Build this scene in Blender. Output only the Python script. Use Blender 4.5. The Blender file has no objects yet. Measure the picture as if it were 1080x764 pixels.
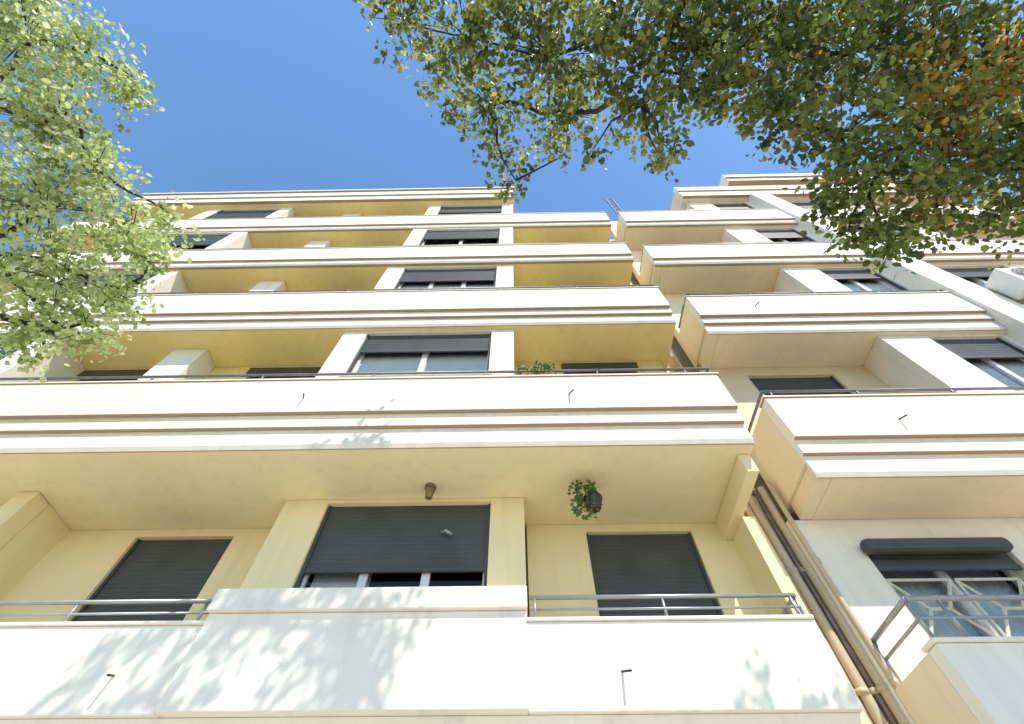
import bpy, math, random
import numpy as np
from mathutils import Vector
H=2.4   # camera height above the pavement; building heights below are given relative to it
scene=bpy.context.scene
# ------------------------------------------------------------------ materials
def newmat(name):
    m=bpy.data.materials.new(name); m.use_nodes=True
    nt=m.node_tree; b=nt.nodes['Principled BSDF']; return m,nt,b
def plaster(name,col,var=0.06,rough=0.85,bump=0.15,streak=0.08,under_shade=None):
    m,nt,b=newmat(name); N=nt.nodes; L=nt.links
    tc=N.new('ShaderNodeTexCoord')
    n1=N.new('ShaderNodeTexNoise'); n1.inputs['Scale'].default_value=1.3; n1.inputs['Detail'].default_value=6
    L.new(tc.outputs['Object'],n1.inputs['Vector'])
    mp=N.new('ShaderNodeMapping'); mp.inputs['Scale'].default_value=(7,7,0.5); L.new(tc.outputs['Object'],mp.inputs['Vector'])
    n2=N.new('ShaderNodeTexNoise'); n2.inputs['Scale'].default_value=1.0; n2.inputs['Detail'].default_value=5
    L.new(mp.outputs[0],n2.inputs['Vector'])
    r1=N.new('ShaderNodeMapRange'); r1.inputs[1].default_value=.3; r1.inputs[2].default_value=.7; r1.inputs[3].default_value=1-var; r1.inputs[4].default_value=1+var*0.3
    L.new(n1.outputs[0],r1.inputs[0])
    r2=N.new('ShaderNodeMapRange'); r2.inputs[1].default_value=.5; r2.inputs[2].default_value=.75; r2.inputs[3].default_value=1; r2.inputs[4].default_value=1-streak
    L.new(n2.outputs[0],r2.inputs[0])
    mu=N.new('ShaderNodeMath'); mu.operation='MULTIPLY'; L.new(r1.outputs[0],mu.inputs[0]); L.new(r2.outputs[0],mu.inputs[1])
    mx=N.new('ShaderNodeVectorMath'); mx.operation='SCALE'; mx.inputs[0].default_value=col; L.new(mu.outputs[0],mx.inputs['Scale'])
    src=mx.outputs[0]
    if under_shade:   # brown shade painted into down-facing faces to darken the moulding lines
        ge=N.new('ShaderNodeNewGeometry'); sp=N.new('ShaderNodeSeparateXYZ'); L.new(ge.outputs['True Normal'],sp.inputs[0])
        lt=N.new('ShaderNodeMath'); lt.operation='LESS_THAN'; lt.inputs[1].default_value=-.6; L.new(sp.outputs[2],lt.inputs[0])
        mm=N.new('ShaderNodeMix'); mm.data_type='RGBA'; mm.blend_type='MIX'; L.new(lt.outputs[0],mm.inputs[0]); L.new(mx.outputs[0],mm.inputs[6]); mm.inputs[7].default_value=(*under_shade,1)
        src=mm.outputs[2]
    L.new(src,b.inputs['Base Color'])
    b.inputs['Roughness'].default_value=rough
    n3=N.new('ShaderNodeTexNoise'); n3.inputs['Scale'].default_value=90; n3.inputs['Detail'].default_value=3; L.new(tc.outputs['Object'],n3.inputs['Vector'])
    bp=N.new('ShaderNodeBump'); bp.inputs['Strength'].default_value=bump; bp.inputs['Distance'].default_value=.01
    L.new(n3.outputs[0],bp.inputs['Height']); L.new(bp.outputs[0],b.inputs['Normal'])
    return m
def simple(name,col,rough=.5,metal=0,noise=0.15,scale=8):
    m,nt,b=newmat(name); N=nt.nodes;L=nt.links
    tc=N.new('ShaderNodeTexCoord'); n=N.new('ShaderNodeTexNoise'); n.inputs['Scale'].default_value=scale; n.inputs['Detail'].default_value=4
    L.new(tc.outputs['Object'],n.inputs['Vector'])
    r=N.new('ShaderNodeMapRange'); r.inputs[1].default_value=.3; r.inputs[2].default_value=.7; r.inputs[3].default_value=1-noise; r.inputs[4].default_value=1+noise
    L.new(n.outputs[0],r.inputs[0])
    mx=N.new('ShaderNodeVectorMath'); mx.operation='SCALE'; mx.inputs[0].default_value=col; L.new(r.outputs[0],mx.inputs['Scale'])
    L.new(mx.outputs[0],b.inputs['Base Color']); b.inputs['Roughness'].default_value=rough; b.inputs['Metallic'].default_value=metal
    return m
def glassmat():
    m,nt,b=newmat('window_glass'); N=nt.nodes;L=nt.links
    N.remove(b); out=N['Material Output']
    g=N.new('ShaderNodeBsdfGlossy'); g.inputs['Roughness'].default_value=.02
    t=N.new('ShaderNodeBsdfTransparent'); t.inputs[0].default_value=(.92,.95,.95,1)
    f=N.new('ShaderNodeFresnel'); f.inputs[0].default_value=1.45
    mx=N.new('ShaderNodeMixShader'); L.new(f.outputs[0],mx.inputs[0]); L.new(t.outputs[0],mx.inputs[1]); L.new(g.outputs[0],mx.inputs[2]); L.new(mx.outputs[0],out.inputs[0])
    return m
def leafmat(name,ramp,trans=.4,tv=1.7):
    m,nt,b=newmat(name); N=nt.nodes;L=nt.links; out=N['Material Output']
    at=N.new('ShaderNodeAttribute'); at.attribute_name='tint'
    cr=N.new('ShaderNodeValToRGB'); e=cr.color_ramp.elements
    e[0].position=ramp[0][0]; e[0].color=(*ramp[0][1],1); e[1].position=ramp[-1][0]; e[1].color=(*ramp[-1][1],1)
    for p,c in ramp[1:-1]:
        q=e.new(p); q.color=(*c,1)
    L.new(at.outputs['Fac'],cr.inputs[0])
    L.new(cr.outputs[0],b.inputs['Base Color']); b.inputs['Roughness'].default_value=.42
    tr=N.new('ShaderNodeBsdfTranslucent')
    hs=N.new('ShaderNodeHueSaturation'); hs.inputs['Hue'].default_value=.48; hs.inputs['Saturation'].default_value=1.1; hs.inputs['Value'].default_value=tv
    L.new(cr.outputs[0],hs.inputs['Color']); L.new(hs.outputs[0],tr.inputs[0])
    mx=N.new('ShaderNodeMixShader'); mx.inputs[0].default_value=trans
    L.new(b.outputs[0],mx.inputs[1]); L.new(tr.outputs[0],mx.inputs[2]); L.new(mx.outputs[0],out.inputs[0])
    return m
M=dict(
 white=plaster('white_plaster',(.90,.845,.73),.06,.8,.12,.12),
 parapet=plaster('white_parapet_plaster',(.90,.845,.73),.06,.8,.12,.12,under_shade=(.42,.30,.17)),
 yellow=plaster('yellow_plaster',(.93,.76,.33),.07,.85,.15,.08),
 soffit=plaster('soffit_plaster',(.92,.80,.49),.07,.85,.15,.08),
 cream=plaster('cream_plaster',(.92,.79,.47),.07,.85,.15,.08),
 peach=plaster('peach_plaster',(.90,.75,.51),.07,.85,.15,.08),
 roof=simple('roof_gravel',(.4,.38,.35),.9),
 shutter=simple('grey_shutter',(.062,.067,.070),.6,0,.18,3),
 frame=simple('white_window_frame',(.75,.76,.76),.35,0,.04),
 curtain=simple('curtain_cloth',(.62,.66,.66),.9,0,.06),
 blind=simple('pale_blind',(.84,.87,.87),.8,0,.05),
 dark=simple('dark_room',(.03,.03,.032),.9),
 rail=simple('railing_paint',(.20,.20,.19),.45,.3,.15),
 steel=simple('galvanised_railing',(.40,.41,.42),.35,.6,.1),
 pipe=plaster('pipe_paint',(.62,.50,.34),.12,.55,.05,.2),
 pipedk=simple('old_pipe',(.20,.15,.11),.6,.2,.3),
 spout=simple('spout_metal',(.05,.05,.05),.5,.4),
 ac=simple('air_conditioner_shell',(.75,.75,.72),.4,0,.04),
 green=simple('planter_leaf',(.08,.17,.03),.5,0,.5,30),
 terra=simple('terracotta',(.35,.14,.07),.8,0,.2),
 bark=simple('bark',(.055,.045,.035),.9,0,.5,12),
 wood=simple('cream_lattice',(.75,.70,.60),.5,0,.08),
 brass=simple('lamp_brass',(.30,.22,.10),.4,.6,.3),
)
M['glass']=glassmat()
# ------------------------------------------------------------------ mesh builder
class MB:
    def __init__(s): s.v=[]; s.f=[]
    def add(s,vs,fs):
        o=len(s.v); s.v+= [tuple(v) for v in vs]; s.f+=[tuple(i+o for i in f) for f in fs]
    def box(s,x0,x1,y0,y1,z0,z1):
        vs=[(x,y,z) for x in(x0,x1) for y in(y0,y1) for z in(z0,z1)]
        s.add(vs,[(0,1,3,2),(4,6,7,5),(0,4,5,1),(2,3,7,6),(0,2,6,4),(1,5,7,3)])
    def prism(s,prof,x0,x1):   # prof list of (y,z), extruded along x
        n=len(prof); vs=[(x0,y,z) for y,z in prof]+[(x1,y,z) for y,z in prof]
        s.add(vs,[tuple(range(n)),tuple(range(n,2*n))[::-1]]+[(i,i+n,(i+1)%n+n,(i+1)%n) for i in range(n)])
    def tube(s,pts,r,n=8,r1=None,cap=True):
        pts=[Vector(p) for p in pts]; r1=r if r1 is None else r1; o=[]; K=len(pts)
        up=None
        for i,p in enumerate(pts):
            d=(pts[min(i+1,K-1)]-pts[max(i-1,0)]).normalized()
            if up is None:
                up=Vector((0,0,1)) if abs(d.z)<.9 else Vector((1,0,0))
            a=d.cross(up).normalized(); b=a.cross(d).normalized(); up=b
            rr=r+(r1-r)*i/(K-1)
            o+=[p+(a*math.cos(t)+b*math.sin(t))*rr for t in [2*math.pi*k/n for k in range(n)]]
        fs=[]
        for i in range(K-1):
            for k in range(n): fs.append((i*n+k,i*n+(k+1)%n,(i+1)*n+(k+1)%n,(i+1)*n+k))
        if cap: fs+=[tuple(range(n))[::-1],tuple(range((K-1)*n,K*n))]
        s.add(o,fs)
    def wall(s,x0,x1,z0,z1,y0,y1,holes):   # holes: (xa,xb,za,zb) cut right through
        xs=sorted({x0,x1,*[h[0] for h in holes],*[h[1] for h in holes]}); zs=sorted({z0,z1,*[h[2] for h in holes],*[h[3] for h in holes]})
        xs=[x for x in xs if x0<=x<=x1]; zs=[z for z in zs if z0<=z<=z1]
        def solid(i,j):
            if i<0 or j<0 or i>=len(xs)-1 or j>=len(zs)-1: return False
            cx=(xs[i]+xs[i+1])/2; cz=(zs[j]+zs[j+1])/2
            return not any(h[0]<cx<h[1] and h[2]<cz<h[3] for h in holes)
        for i in range(len(xs)-1):
            for j in range(len(zs)-1):
                if not solid(i,j): continue
                a,b,c,d=xs[i],xs[i+1],zs[j],zs[j+1]
                s.add([(a,y0,c),(b,y0,c),(b,y0,d),(a,y0,d)],[(0,1,2,3)])
                s.add([(a,y1,c),(b,y1,c),(b,y1,d),(a,y1,d)],[(3,2,1,0)])
                if not solid(i-1,j): s.add([(a,y0,c),(a,y1,c),(a,y1,d),(a,y0,d)],[(3,2,1,0)])
                if not solid(i+1,j): s.add([(b,y0,c),(b,y1,c),(b,y1,d),(b,y0,d)],[(0,1,2,3)])
                if not solid(i,j-1): s.add([(a,y0,c),(b,y0,c),(b,y1,c),(a,y1,c)],[(3,2,1,0)])
                if not solid(i,j+1): s.add([(a,y0,d),(b,y0,d),(b,y1,d),(a,y1,d)],[(0,1,2,3)])
    def shutter(s,x0,x1,y,z0,z1,p=.05):
        n=max(2,round((z1-z0)/p)); p=(z1-z0)/n; pr=[]
        for i in range(n):
            z=z0+i*p; pr+=[(y,z),(y-.004,z+.2*p),(y-.004,z+.85*p)]
        pr.append((y,z1)); m=len(pr)
        s.add([(x0,a,b) for a,b in pr]+[(x1,a,b) for a,b in pr],[(i,i+m,i+1+m,i+1) for i in range(m-1)])
        s.box(x0,x1,y-.014,y+.01,z0-.045,z0-.002)
def obj(mb,name,mat,parent,bevel=0,zo=H,smooth=False):
    me=bpy.data.meshes.new(name); me.from_pydata([(x,y,z+zo) for x,y,z in mb.v],[],mb.f); me.update()
    o=bpy.data.objects.new(name,me); bpy.context.collection.objects.link(o)
    me.materials.append(mat if not isinstance(mat,str) else M[mat]); o.parent=parent
    if smooth:
        for p in me.polygons: p.use_smooth=True
    if bevel:
        b=o.modifiers.new('bevel','BEVEL'); b.width=bevel; b.segments=2; b.limit_method='ANGLE'; b.angle_limit=math.radians(50)
    return o
def empty(name):
    e=bpy.data.objects.new(name,None); bpy.context.collection.objects.link(e); return e

class Parts(dict):
    def __missing__(s,k): s[k]=MB(); return s[k]
def finish(P,root,spec):
    for k,mb in P.items():
        mat,bv,*sm=spec[k]
        obj(mb,k,mat,root,bv,smooth=bool(sm))

def window(P,x0,x1,z0,z1,y,shut,panes=2,inner='curtains',recess=.12,shut_lean=0):
    """window filling opening x0..x1,z0..z1 in a wall whose face is at y; shut = fraction covered by roller shutter"""
    yf=y+recess; f=.05
    P['window_frames'].box(x0,x1,yf,yf+.05,z0,z0+f); P['window_frames'].box(x0,x1,yf,yf+.05,z1-f,z1)
    P['window_frames'].box(x0,x0+f,yf-.002,yf+.052,z0,z1); P['window_frames'].box(x1-f,x1,yf-.002,yf+.052,z0,z1)
    for i in range(1,panes):
        xm=x0+(x1-x0)*i/panes; P['window_frames'].box(xm-.04,xm+.04,yf-.008,yf+.046,z0+.002,z1-.002)
    P['window_panes'].add([(x0+f,yf+.025,z0+f),(x1-f,yf+.025,z0+f),(x1-f,yf+.025,z1-f),(x0+f,yf+.025,z1-f)],[(0,1,2,3)])
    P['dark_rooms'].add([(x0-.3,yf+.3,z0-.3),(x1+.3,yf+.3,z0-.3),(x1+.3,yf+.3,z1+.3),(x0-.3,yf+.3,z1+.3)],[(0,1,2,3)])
    if inner:
        n=int((x1-x0)/.02); vs=[];fs=[]
        off=.045 if inner=='blinds' else .13
        for i in range(n+1):
            x=x0+(x1-x0)*i/n; yy=yf+off+ (0 if inner=='blinds' else .018*math.sin(i*1.1+math.sin(i*.31)*2))
            vs+=[(x,yy,z0-.02),(x,yy,z1+.02)]
        P[inner].add(vs,[(2*i,2*i+2,2*i+3,2*i+1) for i in range(n)])
    if shut>0:
        zs=z1-(z1-z0)*shut
        P['roller_shutters'].shutter(x0+.012,x1-.012,y+.06,zs,z1+.02)
        P['shutter_guides'].box(x0,x0+.03,y+.035,y+.085,z0,z1); P['shutter_guides'].box(x1-.03,x1,y+.035,y+.085,z0,z1)

def parapet_profile(yf,s,top,sc=1.0,lines=2):
    # stepped mouldings along the bottom of the parapet face
    if lines==1:
        return [(yf,top),(yf,s+.27*sc),(yf+.05,s+.265*sc),(yf+.05,s+.05),(yf+.08,s),(yf+.13,s),(yf+.13,top)]
    return [(yf,top),(yf,s+.46*sc),(yf+.05,s+.455*sc),(yf+.05,s+.27*sc),(yf+.095,s+.265*sc),(yf+.095,s+.05),(yf+.12,s),(yf+.13,s),(yf+.13,top)]
def rail(P,pts,z,key='balcony_railings',r=.018,posts=1.3,zb=None):
    for a,b in zip(pts[:-1],pts[1:]):
        P[key].tube([(a[0],a[1],z),(b[0],b[1],z)],r)
        if zb is not None:
            L=math.dist(a,b); n=max(1,round(L/posts))
            for i in range(n+1):
                t=min(max(i/n,.02),.98); x=a[0]+(b[0]-a[0])*t; y=a[1]+(b[1]-a[1])*t
                P[key].tube([(x,y,zb),(x,y,z)],r*.7,6)
def spout(P,x,y,z,L=.09,dx=.06):
    P['drain_spouts'].tube([(x,y+.04,z),(x+dx,y-L,z-.05)],.008,8)

SPEC=dict(window_frames=('frame',.004),window_panes=('glass',0),dark_rooms=('dark',0),curtains=('curtain',0,1),blinds=('blind',0),
 roller_shutters=('shutter',0),shutter_guides=('shutter',0),balcony_railings=('rail',0,1),lower_railings=('steel',0,1),
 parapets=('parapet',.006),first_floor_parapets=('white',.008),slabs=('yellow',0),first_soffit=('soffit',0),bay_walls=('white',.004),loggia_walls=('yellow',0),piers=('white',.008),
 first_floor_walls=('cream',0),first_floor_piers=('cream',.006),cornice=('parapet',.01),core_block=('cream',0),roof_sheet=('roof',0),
 drain_spouts=('spout',0,1),drain_pipes=('pipe',0,1),dark_pipes=('pipedk',0,1),ground_floor_wall=('cream',0),plinth=('white',.01),
 soffit_beams=('cream',.008),window_lattice=('wood',.003),shutter_box=('shutter',.045))

# ================================================================== LEFT APARTMENT BUILDING
B=empty('apartment_building'); P=Parts()
XL=-12.4; XR=2.40
S=[3.39,6.29,9.19,12.09]; NEXT=[6.29,9.19,12.09,14.99]; PH=[1.06,1.12,.88,.98]
YFS=[2.96,3.10,3.14,3.19]; WZ=[5.08,7.93,10.55,13.35]
for k,(s,n,ph) in enumerate(zip(S,NEXT,PH)):
    YF=YFS[k]
    top=s+ph; xr=XR+[0,.14,.14,.22][k]
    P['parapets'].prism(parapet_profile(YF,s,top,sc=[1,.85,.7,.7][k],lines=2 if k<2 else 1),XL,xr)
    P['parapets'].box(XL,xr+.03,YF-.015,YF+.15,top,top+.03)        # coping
    P['parapets'].box(xr-.12,xr,YF+.132,4.2,s+.2,top-.003)          # end return
    P['slabs' if k else 'first_soffit'].box(XL,xr-.004,YF+.132,4.42,s+.002,s+.198)
    # bays
    for bx0,bx1,wx0,wx1 in [(-2.6,.03,-2.24,-.31),(-9.65,-7.0,-9.28,-7.35)]:
        zt=n-.05
        yb=3.285 if k<3 else 3.33
        P['bay_walls'].wall(bx0,bx1,s+.2,n-.002,yb,3.45,[(wx0,wx1,WZ[k],zt)])
        P['bay_walls'].box(bx0,bx0+.12,3.452,3.9,s+.2,n-.002); P['bay_walls'].box(bx1-.12,bx1,3.452,3.9,s+.2,n-.002)
        window(P,wx0,wx1,WZ[k],zt,yb,[.40,.50,.45,.45][k] if bx0>-5 else [.7,.3,.55,.9][k],[2,3,2,2][k],'blinds' if k<2 else 'curtains')
        P['bay_walls'].box(wx0-.05,wx1+.05,yb-.012,yb-.001,WZ[k]-.07,WZ[k]-.002)
    # loggias
    for lx0,lx1,holes in [(-7.0,-2.6,[(-4.2,-3.1),(-6.9,-5.9)]),(.03,xr-.02,[(.8,1.96)]),(XL,-9.65,[(-11.8,-10.7)])]:
        hs=[(a,b,s+.2,n-.12) for a,b in holes]
        P['loggia_walls'].wall(lx0,lx1,s+.2,n-.002,3.9,4.05,hs)
        for a,b in holes:
            window(P,a,b,s+.2,n-.12,3.9,.35 if a>-5 else .8,2,'curtains')
            P['roller_shutters'].box(a-.02,b+.02,3.86,3.898,n-.26,n-.1)
    P['piers'].box(-5.38,-4.86,3.55,3.898,s+.2,n-.003)
    # railings over parapet
    rail(P,[(XL,YF+.03),(xr-.03,YF+.03),(xr-.03,3.85)],top+.17,posts=1.35,zb=top+.03,r=.018)
    if k<2: rail(P,[(XL,YF+.03),(xr-.03,YF+.03)],top+.09,r=.007)
for x,k in [(.62,0),(-2.33,0),(-6.0,0)]:
    spout(P,x,YFS[k],S[k]+.72)
# roof cornice
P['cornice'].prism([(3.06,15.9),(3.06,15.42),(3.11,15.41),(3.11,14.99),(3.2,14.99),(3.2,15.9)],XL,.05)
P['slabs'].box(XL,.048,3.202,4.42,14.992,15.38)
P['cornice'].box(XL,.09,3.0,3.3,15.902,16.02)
P['roof_sheet'].box(XL,.05,4.43,14,14.995,15.4)
P['slabs'].box(.2,XR,4.45,14,12.1,12.4)
P['core_block'].box(XL,.03,4.43,12,-2.4,14.98)
P['core_block'].box(.032,2.86,4.43,12,-2.4,12.08)
P['core_block'].wall(.04,2.8,12.4,14.9,6.2,6.4,[(.8,1.9,12.5,14.6)])
# ---- first floor
def f1_loggia(x0,x1,win,solid_left=False):
    P['first_floor_walls'].wall(x0,x1,.7,3.388,4.25,4.42,[(a,b,.75,3.29) for a,b in win])
    for a,b in win: window(P,a,b,.75,3.29,4.25,.34 if a<0 else .36,2,'curtains'); 
f1_loggia(-5.02,-2.43,[(-4.2,-3.1)]); f1_loggia(.15,2.5,[(.8,1.96)])
f1_loggia(XL,-9.4,[(-11.4,-10.3)])
P['first_floor_walls'].wall(-7.2,-5.02,.7,3.388,3.82,4.3,[(-6.7,-5.75,1.9,3.25)]); window(P,-6.7,-5.75,1.9,3.25,3.82,.7,2)
FP='first_floor_parapets'
for bx0,bx1,wx0,wx1 in [(-2.43,.12,-1.97,-.23),(-9.4,-7.2,-9.1,-7.5)]:
    P['first_floor_walls'].wall(bx0,bx1,.7,3.387,3.80,3.95,[(wx0,wx1,2.38,3.34)])
    P['first_floor_walls'].box(bx0,bx0+.12,3.952,4.25,.7,3.386); P['first_floor_walls'].box(bx1-.12,bx1,3.952,4.25,.7,3.386)
    window(P,wx0,wx1,2.38,3.34,3.80,.76,3,None,.10)
    P[FP].box(bx0,bx1,3.53,3.798,2.04,2.22)         # window ledge band
    P[FP].box(bx0+.01,bx1-.01,3.575,3.798,1.37,2.038)
# half-drawn blind low behind the first floor bay window
P['blinds'].add([(-1.9,4.0,2.38),(-1.35,4.0,2.38),(-1.35,4.0,3.3),(-1.9,4.0,3.3)],[(0,1,2,3)])
P['spring_catch'].tube([(-.72,3.84,2.98),(-.66,3.78,2.96),(-.60,3.82,2.94)],.015,8)
for x0,x1 in [(XL,-9.39),(-7.21,-2.42),(.11,2.36)]:
    P[FP].box(x0,x1,3.62,3.72,1.37,1.97)
    P[FP].box(x0,x1,3.60,3.74,1.972,2.0)
    P['slabs'].box(x0,x1,3.82,4.2,.91,1.1)
    z=2.19
    rail(P,[(x0+.03,3.66),(x1-.03,3.66)]+([(x1-.03,4.2)] if x1>2 else []),z,'lower_railings',.018,1.15,2.0)
    rail(P,[(x0+.03,3.66),(x1-.03,3.66)],2.09,'lower_railings',.010)
P[FP].box(2.26,2.358,3.742,4.248,1.372,1.96)
P[FP].prism([(3.66,1.368),(3.72,1.30),(3.72,1.05),(3.80,1.0),(3.80,.9),(4.2,.9),(4.2,1.368)],XL,2.34)
P['first_floor_piers'].box(-5.24,-5.02,3.62,3.818,1.1,3.386)
P['soffit_beams'].box(2.26,2.38,3.22,4.25,3.16,3.388)
P['soffit_beams'].box(2.362,2.5,3.86,4.42,1.1,3.155)
for x in (-2.9,.78,-5.0): spout(P,x,3.60,1.62,.09,.05)
# ground floor
P['ground_floor_wall'].wall(XL,2.86,-2.4,.898,4.2,4.42,[(-10,-8,-1.6,.2),(-7,-5,-1.6,.2),(-3.6,-2.2,-2.3,.2),(-.9,1.3,-1.6,.2)])
for a,b,c in [(-10,-8,-1.6),(-7,-5,-1.6),(-3.6,-2.2,-2.3),(-.9,1.3,-1.6)]: window(P,a,b,c,.2,4.2,.25,2,'curtains')
P['plinth'].box(XL,-3.7,4.16,4.198,-2.4,-1.8); P['plinth'].box(-2.1,2.86,4.16,4.198,-2.4,-1.8)
# gap with pipes
P['ground_floor_wall'].box(2.502,2.84,4.12,4.425,.9,12.0)
for x,y,r,k in [(2.57,4.02,.035,'drain_pipes'),(2.65,4.0,.045,'drain_pipes'),(2.73,3.98,.022,'dark_pipes'),(2.785,3.94,.04,'drain_pipes'),(2.83,3.84,.025,'drain_pipes'),(2.50,4.06,.016,'dark_pipes')]:
    pts=[(x+.012*math.sin(z*1.7+x*9),y,z) for z in np.linspace(-2.4,3.6,14)]
    P[k].tube(pts,r,10)
    for z in (-.5,.6,1.6,2.6): P['drain_pipes'].tube([(x,y,z),(x,y,z+.04)],r*1.18,10)
P['drain_pipes'].tube([(2.7,4.05,3.6),(2.7,4.05,12.5)],.05,10)
SPEC['spring_catch']=('steel',0,1)
finish(P,B,SPEC)

# ================================================================== RIGHT APARTMENT BUILDING
B2=empty('apartment_building.001'); P=Parts()
XA=2.90; XB=14; S2=[3.10,5.98,8.88,11.78,14.68]; YF=3.14
for k in range(4):
    s=S2[k]; n=S2[k+1]; top=s+[1.12,1.1,.98,1.12][k]; x0=XA+[0,.03,0,.06][k]
    for a,b,yf in [(x0,7.33,3.14),(7.91,XB,3.14)]:
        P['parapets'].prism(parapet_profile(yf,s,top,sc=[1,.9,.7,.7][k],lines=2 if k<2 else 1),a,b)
        P['parapets'].box(a-.02,b,yf-.015,yf+.15,top,top+.03)
        rail(P,[(a+.05,3.8),(a+.05,yf+.03),(b,yf+.03)],top+.16,posts=1.2,zb=top+.03,r=.018)
    P['parapets_return'].box(x0,x0+.12,YF+.132,3.86,s+.2,top-.003)
    P['parapets_return'].box(x0+.03,x0+.15,YF+.132,3.86,s+.002,s+.198)
    P['slabs'].box(x0+.152,XB,YF+.132,4.0,s+.002,s+.198)
    for bx0,bx1,wx0,wx1 in [(5.45,7.35,6.15,7.22),(7.75,10.4,8.3,9.9)]:
        zw=s+[1.45,1.45,1.3,1.25][k]
        P['bay_walls'].wall(bx0,bx1,s+.2,n-.002,3.33,3.45,[(wx0,wx1,zw,n-.05)])
        P['bay_walls'].box(bx0,bx0+.12,3.452,3.86,s+.2,n-.002)
        window(P,wx0,wx1,zw,n-.05,3.33,[.35,.3,.4,.35][k],2,'blinds')
    hs=[(3.55,4.85,s+.2,n-.22)]
    P['loggia_walls'].wall(x0+.02,5.45,s+.2,n-.002,3.86,4.0,hs); window(P,3.55,4.85,s+.2,n-.22,3.86,.4,2)
    P['loggia_walls'].wall(10.4,XB,s+.2,n-.002,3.86,4.0,[(11,12.2,s+.2,n-.22)]); window(P,11,12.2,s+.2,n-.22,3.86,.4,2)
P['piers'].box(7.34,7.90,3.08,3.9,4.5,14.67)
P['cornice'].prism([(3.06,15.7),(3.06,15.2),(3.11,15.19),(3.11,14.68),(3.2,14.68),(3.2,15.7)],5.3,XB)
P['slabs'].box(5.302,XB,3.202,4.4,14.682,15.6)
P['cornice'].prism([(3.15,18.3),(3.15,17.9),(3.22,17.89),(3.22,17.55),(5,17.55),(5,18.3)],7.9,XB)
P['bay_walls'].wall(8.1,XB,15.7,17.548,3.4,3.6,[(8.7,10.2,16,17.3)]); window(P,8.7,10.2,16,17.3,3.4,.4,2,'blinds')
P['core_block'].box(2.865,XB,4.44,12,-2.4,14.67)
P['core_block'].box(2.862,5.3,5.2,12,14.672,15.0)
for x,k in [(4.12,0),(3.9,1),(6.9,0)]: spout(P,x,3.14,S2[k]+.72,.09,.03)
# first floor right
P['first_floor_white'].wall(2.80,6.2,.7,3.098,3.86,4.05,[(3.34,4.70,.75,2.80)])
P['first_floor_walls'].wall(6.2,XB,.7,3.097,3.87,4.05,[(7.2,8.8,.75,2.98)]); window(P,7.2,8.8,.75,2.98,3.87,.4,2)
P['first_floor_white'].box(2.80,2.9,4.052,4.43,-2.4,3.097)
window(P,3.34,4.70,.75,2.80,3.86,0,2,'curtains',.14)
P['shutter_box'].box(3.30,4.66,3.73,3.858,2.67,2.80); P['roller_shutters'].shutter(3.36,4.68,3.90,2.60,2.78)
# lattice of the open casements
for cx0,cx1 in [(3.42,3.99),(4.05,4.62)]:
    zc0,zc1=.9,2.5
    def bar(xa,za,xb,zb,w=.016):
        P['window_lattice'].tube([(xa,3.955,za),(xb,3.955,zb)],w,4)
    for z in (zc0,1.43,1.96,zc1): bar(cx0,z,cx1,z)
    for x in (cx0,cx1): bar(x,zc0,x,zc1)
    for z in (zc0,1.43,1.96):
        bar(cx0,z,cx0+.2,z+.27); bar(cx0+.2,z+.27,cx0,z+.53); bar(cx1,z,cx1-.2,z+.27); bar(cx1-.2,z+.27,cx1,z+.53)
        bar(cx0+.2,z+.27,cx1-.2,z+.27)
P[FP].box(2.80,XB,3.20,3.32,.85,1.58); P[FP].box(2.78,XB,3.18,3.34,1.582,1.61)
P['parapets_return'].box(2.80,2.92,3.322,3.855,.85,1.578)
P['slabs'].box(2.922,XB,3.322,4.0,.852,1.0)
for z,r in ((1.91,.020),(1.77,.012)): rail(P,[(2.86,3.84),(2.86,3.25),(XB,3.25)],z,'lower_railings',r,1.1,1.61 if z>1.9 else None)
P['ground_floor_wall'].wall(2.865,XB,-2.4,.85,4.2,4.42,[(4,6,-1.6,.2),(8,10,-1.6,.2)])
for a in (4,8): window(P,a,a+2,-1.6,.2,4.2,.3,2)
SPEC2=dict(SPEC); SPEC2.update(parapets_return=('peach',.006),slabs=('peach',0),loggia_walls=('peach',0),first_floor_white=('white',.004))
finish(P,B2,SPEC2)

# ================================================================== small objects
def lamp():
    e=empty('ceiling_lamp'); m=MB()
    m.tube([(-.86,3.62,3.391),(-.86,3.62,3.36)],.06,16); obj(m,'base',M['brass'],e,smooth=True)
    m=MB(); m.tube([(-.86,3.62,3.36),(-.86,3.62,3.33),(-.86,3.62,3.27),(-.86,3.62,3.24)],.055,16,.035); obj(m,'shade',M['brass'],e,smooth=True)
lamp()
def basket():
    e=empty('hanging_plant_basket'); rnd=random.Random(4)
    cx,cy,cz=.80,3.55,3.14
    m=MB(); m.tube([(cx,cy,cz-.14),(cx,cy,cz-.12),(cx,cy,cz-.05),(cx,cy,cz)],.05,16,.10); obj(m,'pot',M['spout'],e,smooth=True)
    m=MB()
    for a in (0,2.1,4.2): m.tube([(cx+.09*math.cos(a),cy+.09*math.sin(a),cz),(cx,cy,3.391)],.004,5)
    obj(m,'chains',M['spout'],e)
    m=MB()
    for i in range(200):
        a=rnd.uniform(0,6.28); r=rnd.uniform(.02,.12); z=cz+rnd.uniform(-.16,.16)
        c=Vector((cx-.08+r*math.cos(a),cy+r*math.sin(a),z)); d=Vector((math.cos(a),math.sin(a),rnd.uniform(-1,.6))).normalized()*.05
        w=d.cross(Vector((rnd.random(),rnd.random(),1))).normalized()*.018
        m.add([c,c+d*.5+w,c+d,c+d*.5-w],[(0,1,2,3)])
    obj(m,'leaves',M['green'],e)
basket()
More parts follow.
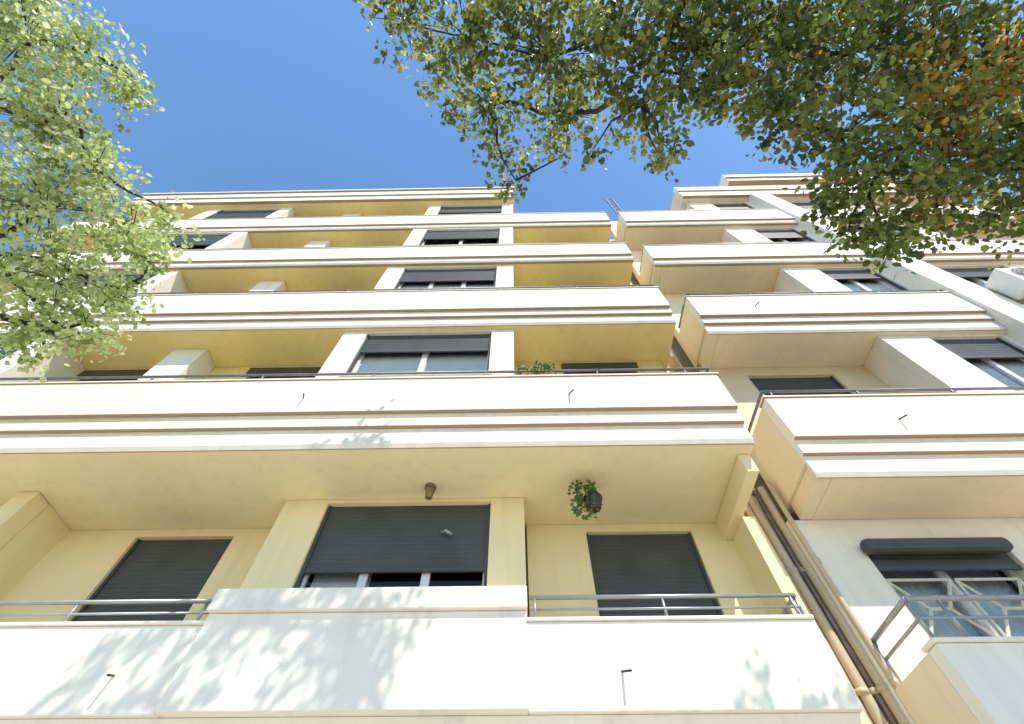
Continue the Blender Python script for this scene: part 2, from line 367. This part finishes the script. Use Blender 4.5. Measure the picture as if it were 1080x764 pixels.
def potplant():
    e=empty('potted_plant'); rnd=random.Random(9); cx,cy,cz=.32,3.0,4.44
    m=MB(); m.box(cx-.2,cx+.2,cy-.02,cy+.12,cz+.042,cz+.15); obj(m,'planter',M['terra'],e,.01)
    m=MB()
    for i in range(260):
        c=Vector((cx+rnd.uniform(-.22,.2),cy+.04+rnd.uniform(-.10,.1),cz+.15+rnd.uniform(-.05,.15)))
        d=Vector((rnd.uniform(-1,1),rnd.uniform(-1,1),rnd.uniform(-.3,1))).normalized()*.06; w=d.cross(Vector((rnd.random(),1,rnd.random()))).normalized()*.013
        m.add([c,c+d*.5+w,c+d,c+d*.5-w],[(0,1,2,3)])
    obj(m,'leaves',M['green'],e)
potplant()
def aircon(x,y,z):
    e=empty('air_conditioner'); m=MB(); m.box(x,x+.85,y-.34,y-.02,z,z+.58); obj(m,'casing',M['ac'],e,.02)
    m=MB()
    for r in (.24,.19,.14,.09,.04):
        m.tube([(x+.34+r*math.cos(t),y-.352,z+.29+r*math.sin(t)) for t in np.linspace(0,2*math.pi,25)],.006,5,cap=False)
    for t in np.linspace(0,math.pi,5)[:-1]: m.tube([(x+.34-.25*math.cos(t),y-.35,z+.29-.25*math.sin(t)),(x+.34+.25*math.cos(t),y-.35,z+.29+.25*math.sin(t))],.005,5)
    obj(m,'fan_grille',M['rail'],e)
    m=MB()
    for a in (x+.12,x+.73): m.box(a-.02,a+.02,y-.36,y+.06,z-.03,z-.002); m.tube([(a,y-.32,z-.02),(a,y+.03,z-.3)],.014,6)
    obj(m,'brackets',M['steel'],e)
    m=MB(); m.tube([(x+.8,y-.1,z+.02),(x+.88,y-.06,z-.2),(x+.86,y-.03,z-.9)],.02,8); obj(m,'hose',M['frame'],e,smooth=True)
aircon(7.96,3.10,6.62)
def screen():
    e=empty('balcony_divider_railing'); m=MB()
    for x in (3.03,3.22): m.tube([(x,3.30,12.85),(x,3.30,15.3)],.022,8)
    for z in np.linspace(13.2,15.25,7): m.tube([(3.03,3.30,z),(3.22,3.30,z)],.009,6)
    obj(m,'posts_and_bars',M['rail'],e)
screen()

# ================================================================== ground
def sheet(name,x0,x1,y0,y1,z,mat):
    m=MB(); m.add([(x0,y0,z),(x1,y0,z),(x1,y1,z),(x0,y1,z)],[(0,1,2,3)]); return obj(m,name,mat,None,zo=0)
G=simple('earth',(.36,.32,.26),.95,0,.2,.3); A=simple('asphalt',(.12,.12,.115),.9,0,.25,3); PV=simple('pale_paving',(.56,.50,.41),.85,0,.12,4); PT=simple('road_paint',(.75,.75,.72),.7)
sheet('ground',-600,600,-600,600,-.13,G)
sheet('road',-600,600,-10,-2.2,-.12,A)
m=MB(); m.box(-600,600,-2.0,4.3,-.125,0); obj(m,'pavement',PV,None,zo=0)
m=MB(); m.box(-600,600,-2.2,-2.003,-.125,.004); obj(m,'kerb',simple('kerb_stone',(.4,.39,.37),.85),None,.015,zo=0)
m=MB(); m.box(-600,600,-15,-10.0,-.125,0); obj(m,'pavement',PV,None,zo=0)
m=MB()
for i in range(-40,40): m.add([(i*5,-6.06,-.116),(i*5+2.5,-6.06,-.116),(i*5+2.5,-5.94,-.116),(i*5,-5.94,-.116)],[(0,1,2,3)])
obj(m,'road_marking',PT,None,zo=0)

# ================================================================== trees (world coordinates x,y,z,r)
RB=[(-1.16,-.60,8.76,.48),(-.43,-.42,8.65,.62),(-.81,.05,9.42,.42),(-.25,.26,9.29,.58),(-.12,.78,8.85,.36),(.09,1.06,8.33,.23),(.54,-.23,8.54,.72),(.70,.35,9.0,.52),(.65,.73,8.06,.15),
(1.19,-.38,8.2,.68),(1.40,.21,7.92,.48),(1.53,.52,7.48,.23),(1.55,.72,7.25,.10),(.85,.59,7.32,.12),(2.04,-.31,8.35,.71),(2.15,.12,7.85,.44),(2.8,-.30,8.23,.80),(2.68,.28,7.63,.46),
(3.6,-.22,8.17,.90),(3.28,.51,7.37,.56),(3.12,.97,6.97,.33),(3.66,.91,7.13,.57),(3.35,1.28,6.78,.30),(3.67,1.40,6.72,.27),(4.5,-.22,8.17,.90),(4.41,.52,7.48,.74),(4.22,1.04,6.97,.44),
(5.2,-.05,8.07,.90),(4.97,.75,7.22,.66),(4.81,1.20,6.87,.38),(2.29,-1.11,8.97,1.15),(.21,-1.22,9.0,.9),(4.27,-1.2,9.02,1.25),(6.46,-.23,8.42,1.0),(6.2,.8,7.55,.8),(4.0,1.34,6.72,.24)]
LB=[(-6.59,-.61,10.06,.80),(-5.75,-.39,9.93,.62),(-5.0,0,9.46,.37),(-6.0,.37,9.23,.72),(-5.32,.92,8.65,.58),(-5.92,1.28,8.43,.82),(-4.75,1.51,8.17,.55),(-4.2,1.43,8.10,.28),(-5.6,1.98,7.76,.66),
(-4.9,2.13,7.67,.45),(-4.43,1.83,7.85,.31),(-5.73,2.48,7.33,.50),(-5.13,2.5,7.31,.36),(-5.9,2.79,7.14,.22),(-7.49,.16,9.59,1.16),(-7.0,1.69,8.17,1.09),(-7.07,-1.54,10.87,1.07)]
LB=[(x*.82,y*.82,(z-2.4)*.82+2.4,r*.82) for x,y,z,r in LB]
def make_tree(blobs,base,fork,limbs,mat,seed,density,size,autumn=None,thin={}):
    e=empty('leafy_tree'); rnd=np.random.default_rng(seed); rr=random.Random(seed)
    wood=MB(); F=Vector(fork); b=Vector(base)
    pts=[b.lerp(F,t)+Vector((.08*math.sin(t*5),.06*math.cos(t*4),0)) for t in np.linspace(0,1,9)]
    wood.tube(pts,.22,12,.12)
    nodes=[F]
    for limb in limbs:
        p=[F]+[Vector(blobs[i][:3])+Vector((0,0,.12)) for i in limb]; q=[]
        for a,c in zip(p[:-1],p[1:]):
            for t in np.linspace(0,1,5)[:-1]: q.append(a.lerp(c,t)+Vector((rr.uniform(-1,1),rr.uniform(-1,1),rr.uniform(-1,1)))*.06)
        q.append(p[-1]); wood.tube(q,.05,8,.008); nodes+=q[2:]
    V=[];Fc=[];T=[]
    # leaf template: folded along the midrib
    tmpl=np.array([(0,0,0),(.22,.30,.06),(.62,.33,.07),(1,0,-.04),(.62,-.33,.07),(.22,-.30,.06)],float)
    tf=[(0,1,2,3),(0,3,4,5)]
    for bi,(x,y,z,r) in enumerate(blobs):
        c=np.array((x,y,z)); 
        n0=min(nodes,key=lambda q:(q-Vector((x,y,z))).length)
        if (n0-Vector((x,y,z))).length>.15: wood.tube([n0,n0.lerp(Vector((x,y,z)),.5)+Vector((rr.uniform(-.1,.1),rr.uniform(-.1,.1),.06)),Vector((x,y,z))],.018,6,.006)
        ncl=max(5,int(density*r**2.2*thin.get(bi,1)))
        for _ in range(ncl):
            d=rnd.normal(size=3); d/=np.linalg.norm(d); cc=c+d*r*rnd.uniform(.0,1)**.45*np.array((1,1,.85))*rnd.uniform(.75,1.10)
            ct=np.clip(rnd.normal(.48,.27),0,1)
            if autumn: ct=min(ct,.80) if rnd.random()>autumn(cc) else rnd.uniform(.84,.97)
            if rnd.random()<.3: wood.tube([Vector(c+(cc-c)*.3),Vector(cc)],.006,4,.003,cap=False)
            k=rnd.integers(8,15)
            tw=rnd.normal(size=3)+np.array((0,0,-.5)); tw/=np.linalg.norm(tw)
            for j in range(k):
                p=cc+tw*rnd.uniform(-.14,.14)+rnd.normal(size=3)*.05
                ax=rnd.normal(size=3)+np.array((0,0,-.6)); ax/=np.linalg.norm(ax)
                nrm=rnd.normal(size=3)*.8+np.array((0,0,1.0)); sd=np.cross(nrm,ax); sd/=np.linalg.norm(sd)+1e-9; nn=np.cross(ax,sd)
                s=size*rnd.uniform(.5,1.25); o=len(V)
                for t in tmpl: V.append(tuple(p+s*(t[0]*ax+t[1]*sd+t[2]*nn)))
                Fc.extend(tuple(i+o for i in f) for f in tf); T+= [float(np.clip(ct+rnd.normal(0,.08),0,1))]*6
    me=bpy.data.meshes.new('foliage'); me.from_pydata(V,[],Fc); me.update()
    at=me.attributes.new('tint','FLOAT','POINT'); at.data.foreach_set('value',np.array(T,dtype=np.float32))
    o=bpy.data.objects.new('foliage',me); bpy.context.collection.objects.link(o); me.materials.append(mat); o.parent=e
    obj(wood,'trunk_and_limbs',M['bark'],e,zo=0,smooth=True)
lm1=leafmat('leaf_green',[(0,(.045,.07,.020)),(.45,(.11,.15,.045)),(.8,(.26,.31,.10)),(.87,(.38,.32,.08)),(1,(.44,.23,.06))],.5,2.0)
lm2=leafmat('leaf_pale',[(0,(.18,.25,.08)),(.5,(.42,.51,.22)),(1,(.70,.76,.46))],.45,1.45)
def aut(p):
    return .42 if (p[0]>3.9 and p[1]>-.3 and p[2]<8.2 and p[2]>7.3) else .01
make_tree(RB,(7.6,-1.0,0),(7.0,-1.0,5.2),[(33,27,24,18,16,14,9,6,1,0),(32,30,31),(34,28,25,21,22),(33,25,19,20),(30,10,7,3,4,5),(29,)],lm1,3,245,.08,aut,{2:.75,3:.85,4:.6,7:.9,0:1.0,1:.9,24:.95,27:.9,32:.6,33:.6,30:.7,31:.6,34:.6})
make_tree(LB,(-6.9,.2,0),(-6.6,.3,5.0),[(14,0,1,2),(14,3,4,7),(15,5,6),(15,8,9,10),(15,11,12),(11,13),(16,)],lm2,8,345,.066,None,{14:.6,15:.6,16:.5})

# ================================================================== light, sky, camera
w=bpy.data.worlds.new("World"); scene.world=w; w.use_nodes=True; nt=w.node_tree
sky=nt.nodes.new('ShaderNodeTexSky'); sky.sky_type='NISHITA'; sky.sun_disc=False
d=Vector((.6,-1,1.5)).normalized(); el=math.asin(d.z); az=math.atan2(d.x,d.y)
sky.sun_elevation=el; sky.sun_rotation=az; sky.air_density=1.3; sky.dust_density=.2; sky.ozone_density=2.0
hs=nt.nodes.new('ShaderNodeHueSaturation'); hs.inputs['Saturation'].default_value=1.16; hs.inputs['Value'].default_value=1.6
nt.links.new(sky.outputs[0],hs.inputs['Color'])
bg=nt.nodes['Background']; nt.links.new(hs.outputs[0],bg.inputs[0]); bg.inputs[1].default_value=.15
sl=bpy.data.lights.new('sun','SUN'); sl.energy=5; sl.angle=math.radians(.5); sl.color=(1,.94,.84)
so=bpy.data.objects.new('sun',sl); bpy.context.collection.objects.link(so); so.rotation_euler=d.to_track_quat('Z','Y').to_euler(); so.location=(6,-10,20)
cd=bpy.data.cameras.new('camera'); cam=bpy.data.objects.new('camera',cd); bpy.context.collection.objects.link(cam)
cd.sensor_width=36; cd.lens=16; cd.clip_start=.05; cd.clip_end=2000
cam.location=(.06,0,H); cam.rotation_euler=(math.radians(148.3),0,math.radians(1.0)); scene.camera=cam
scene.view_settings.view_transform='Standard'; scene.view_settings.look='None'; scene.view_settings.exposure=0
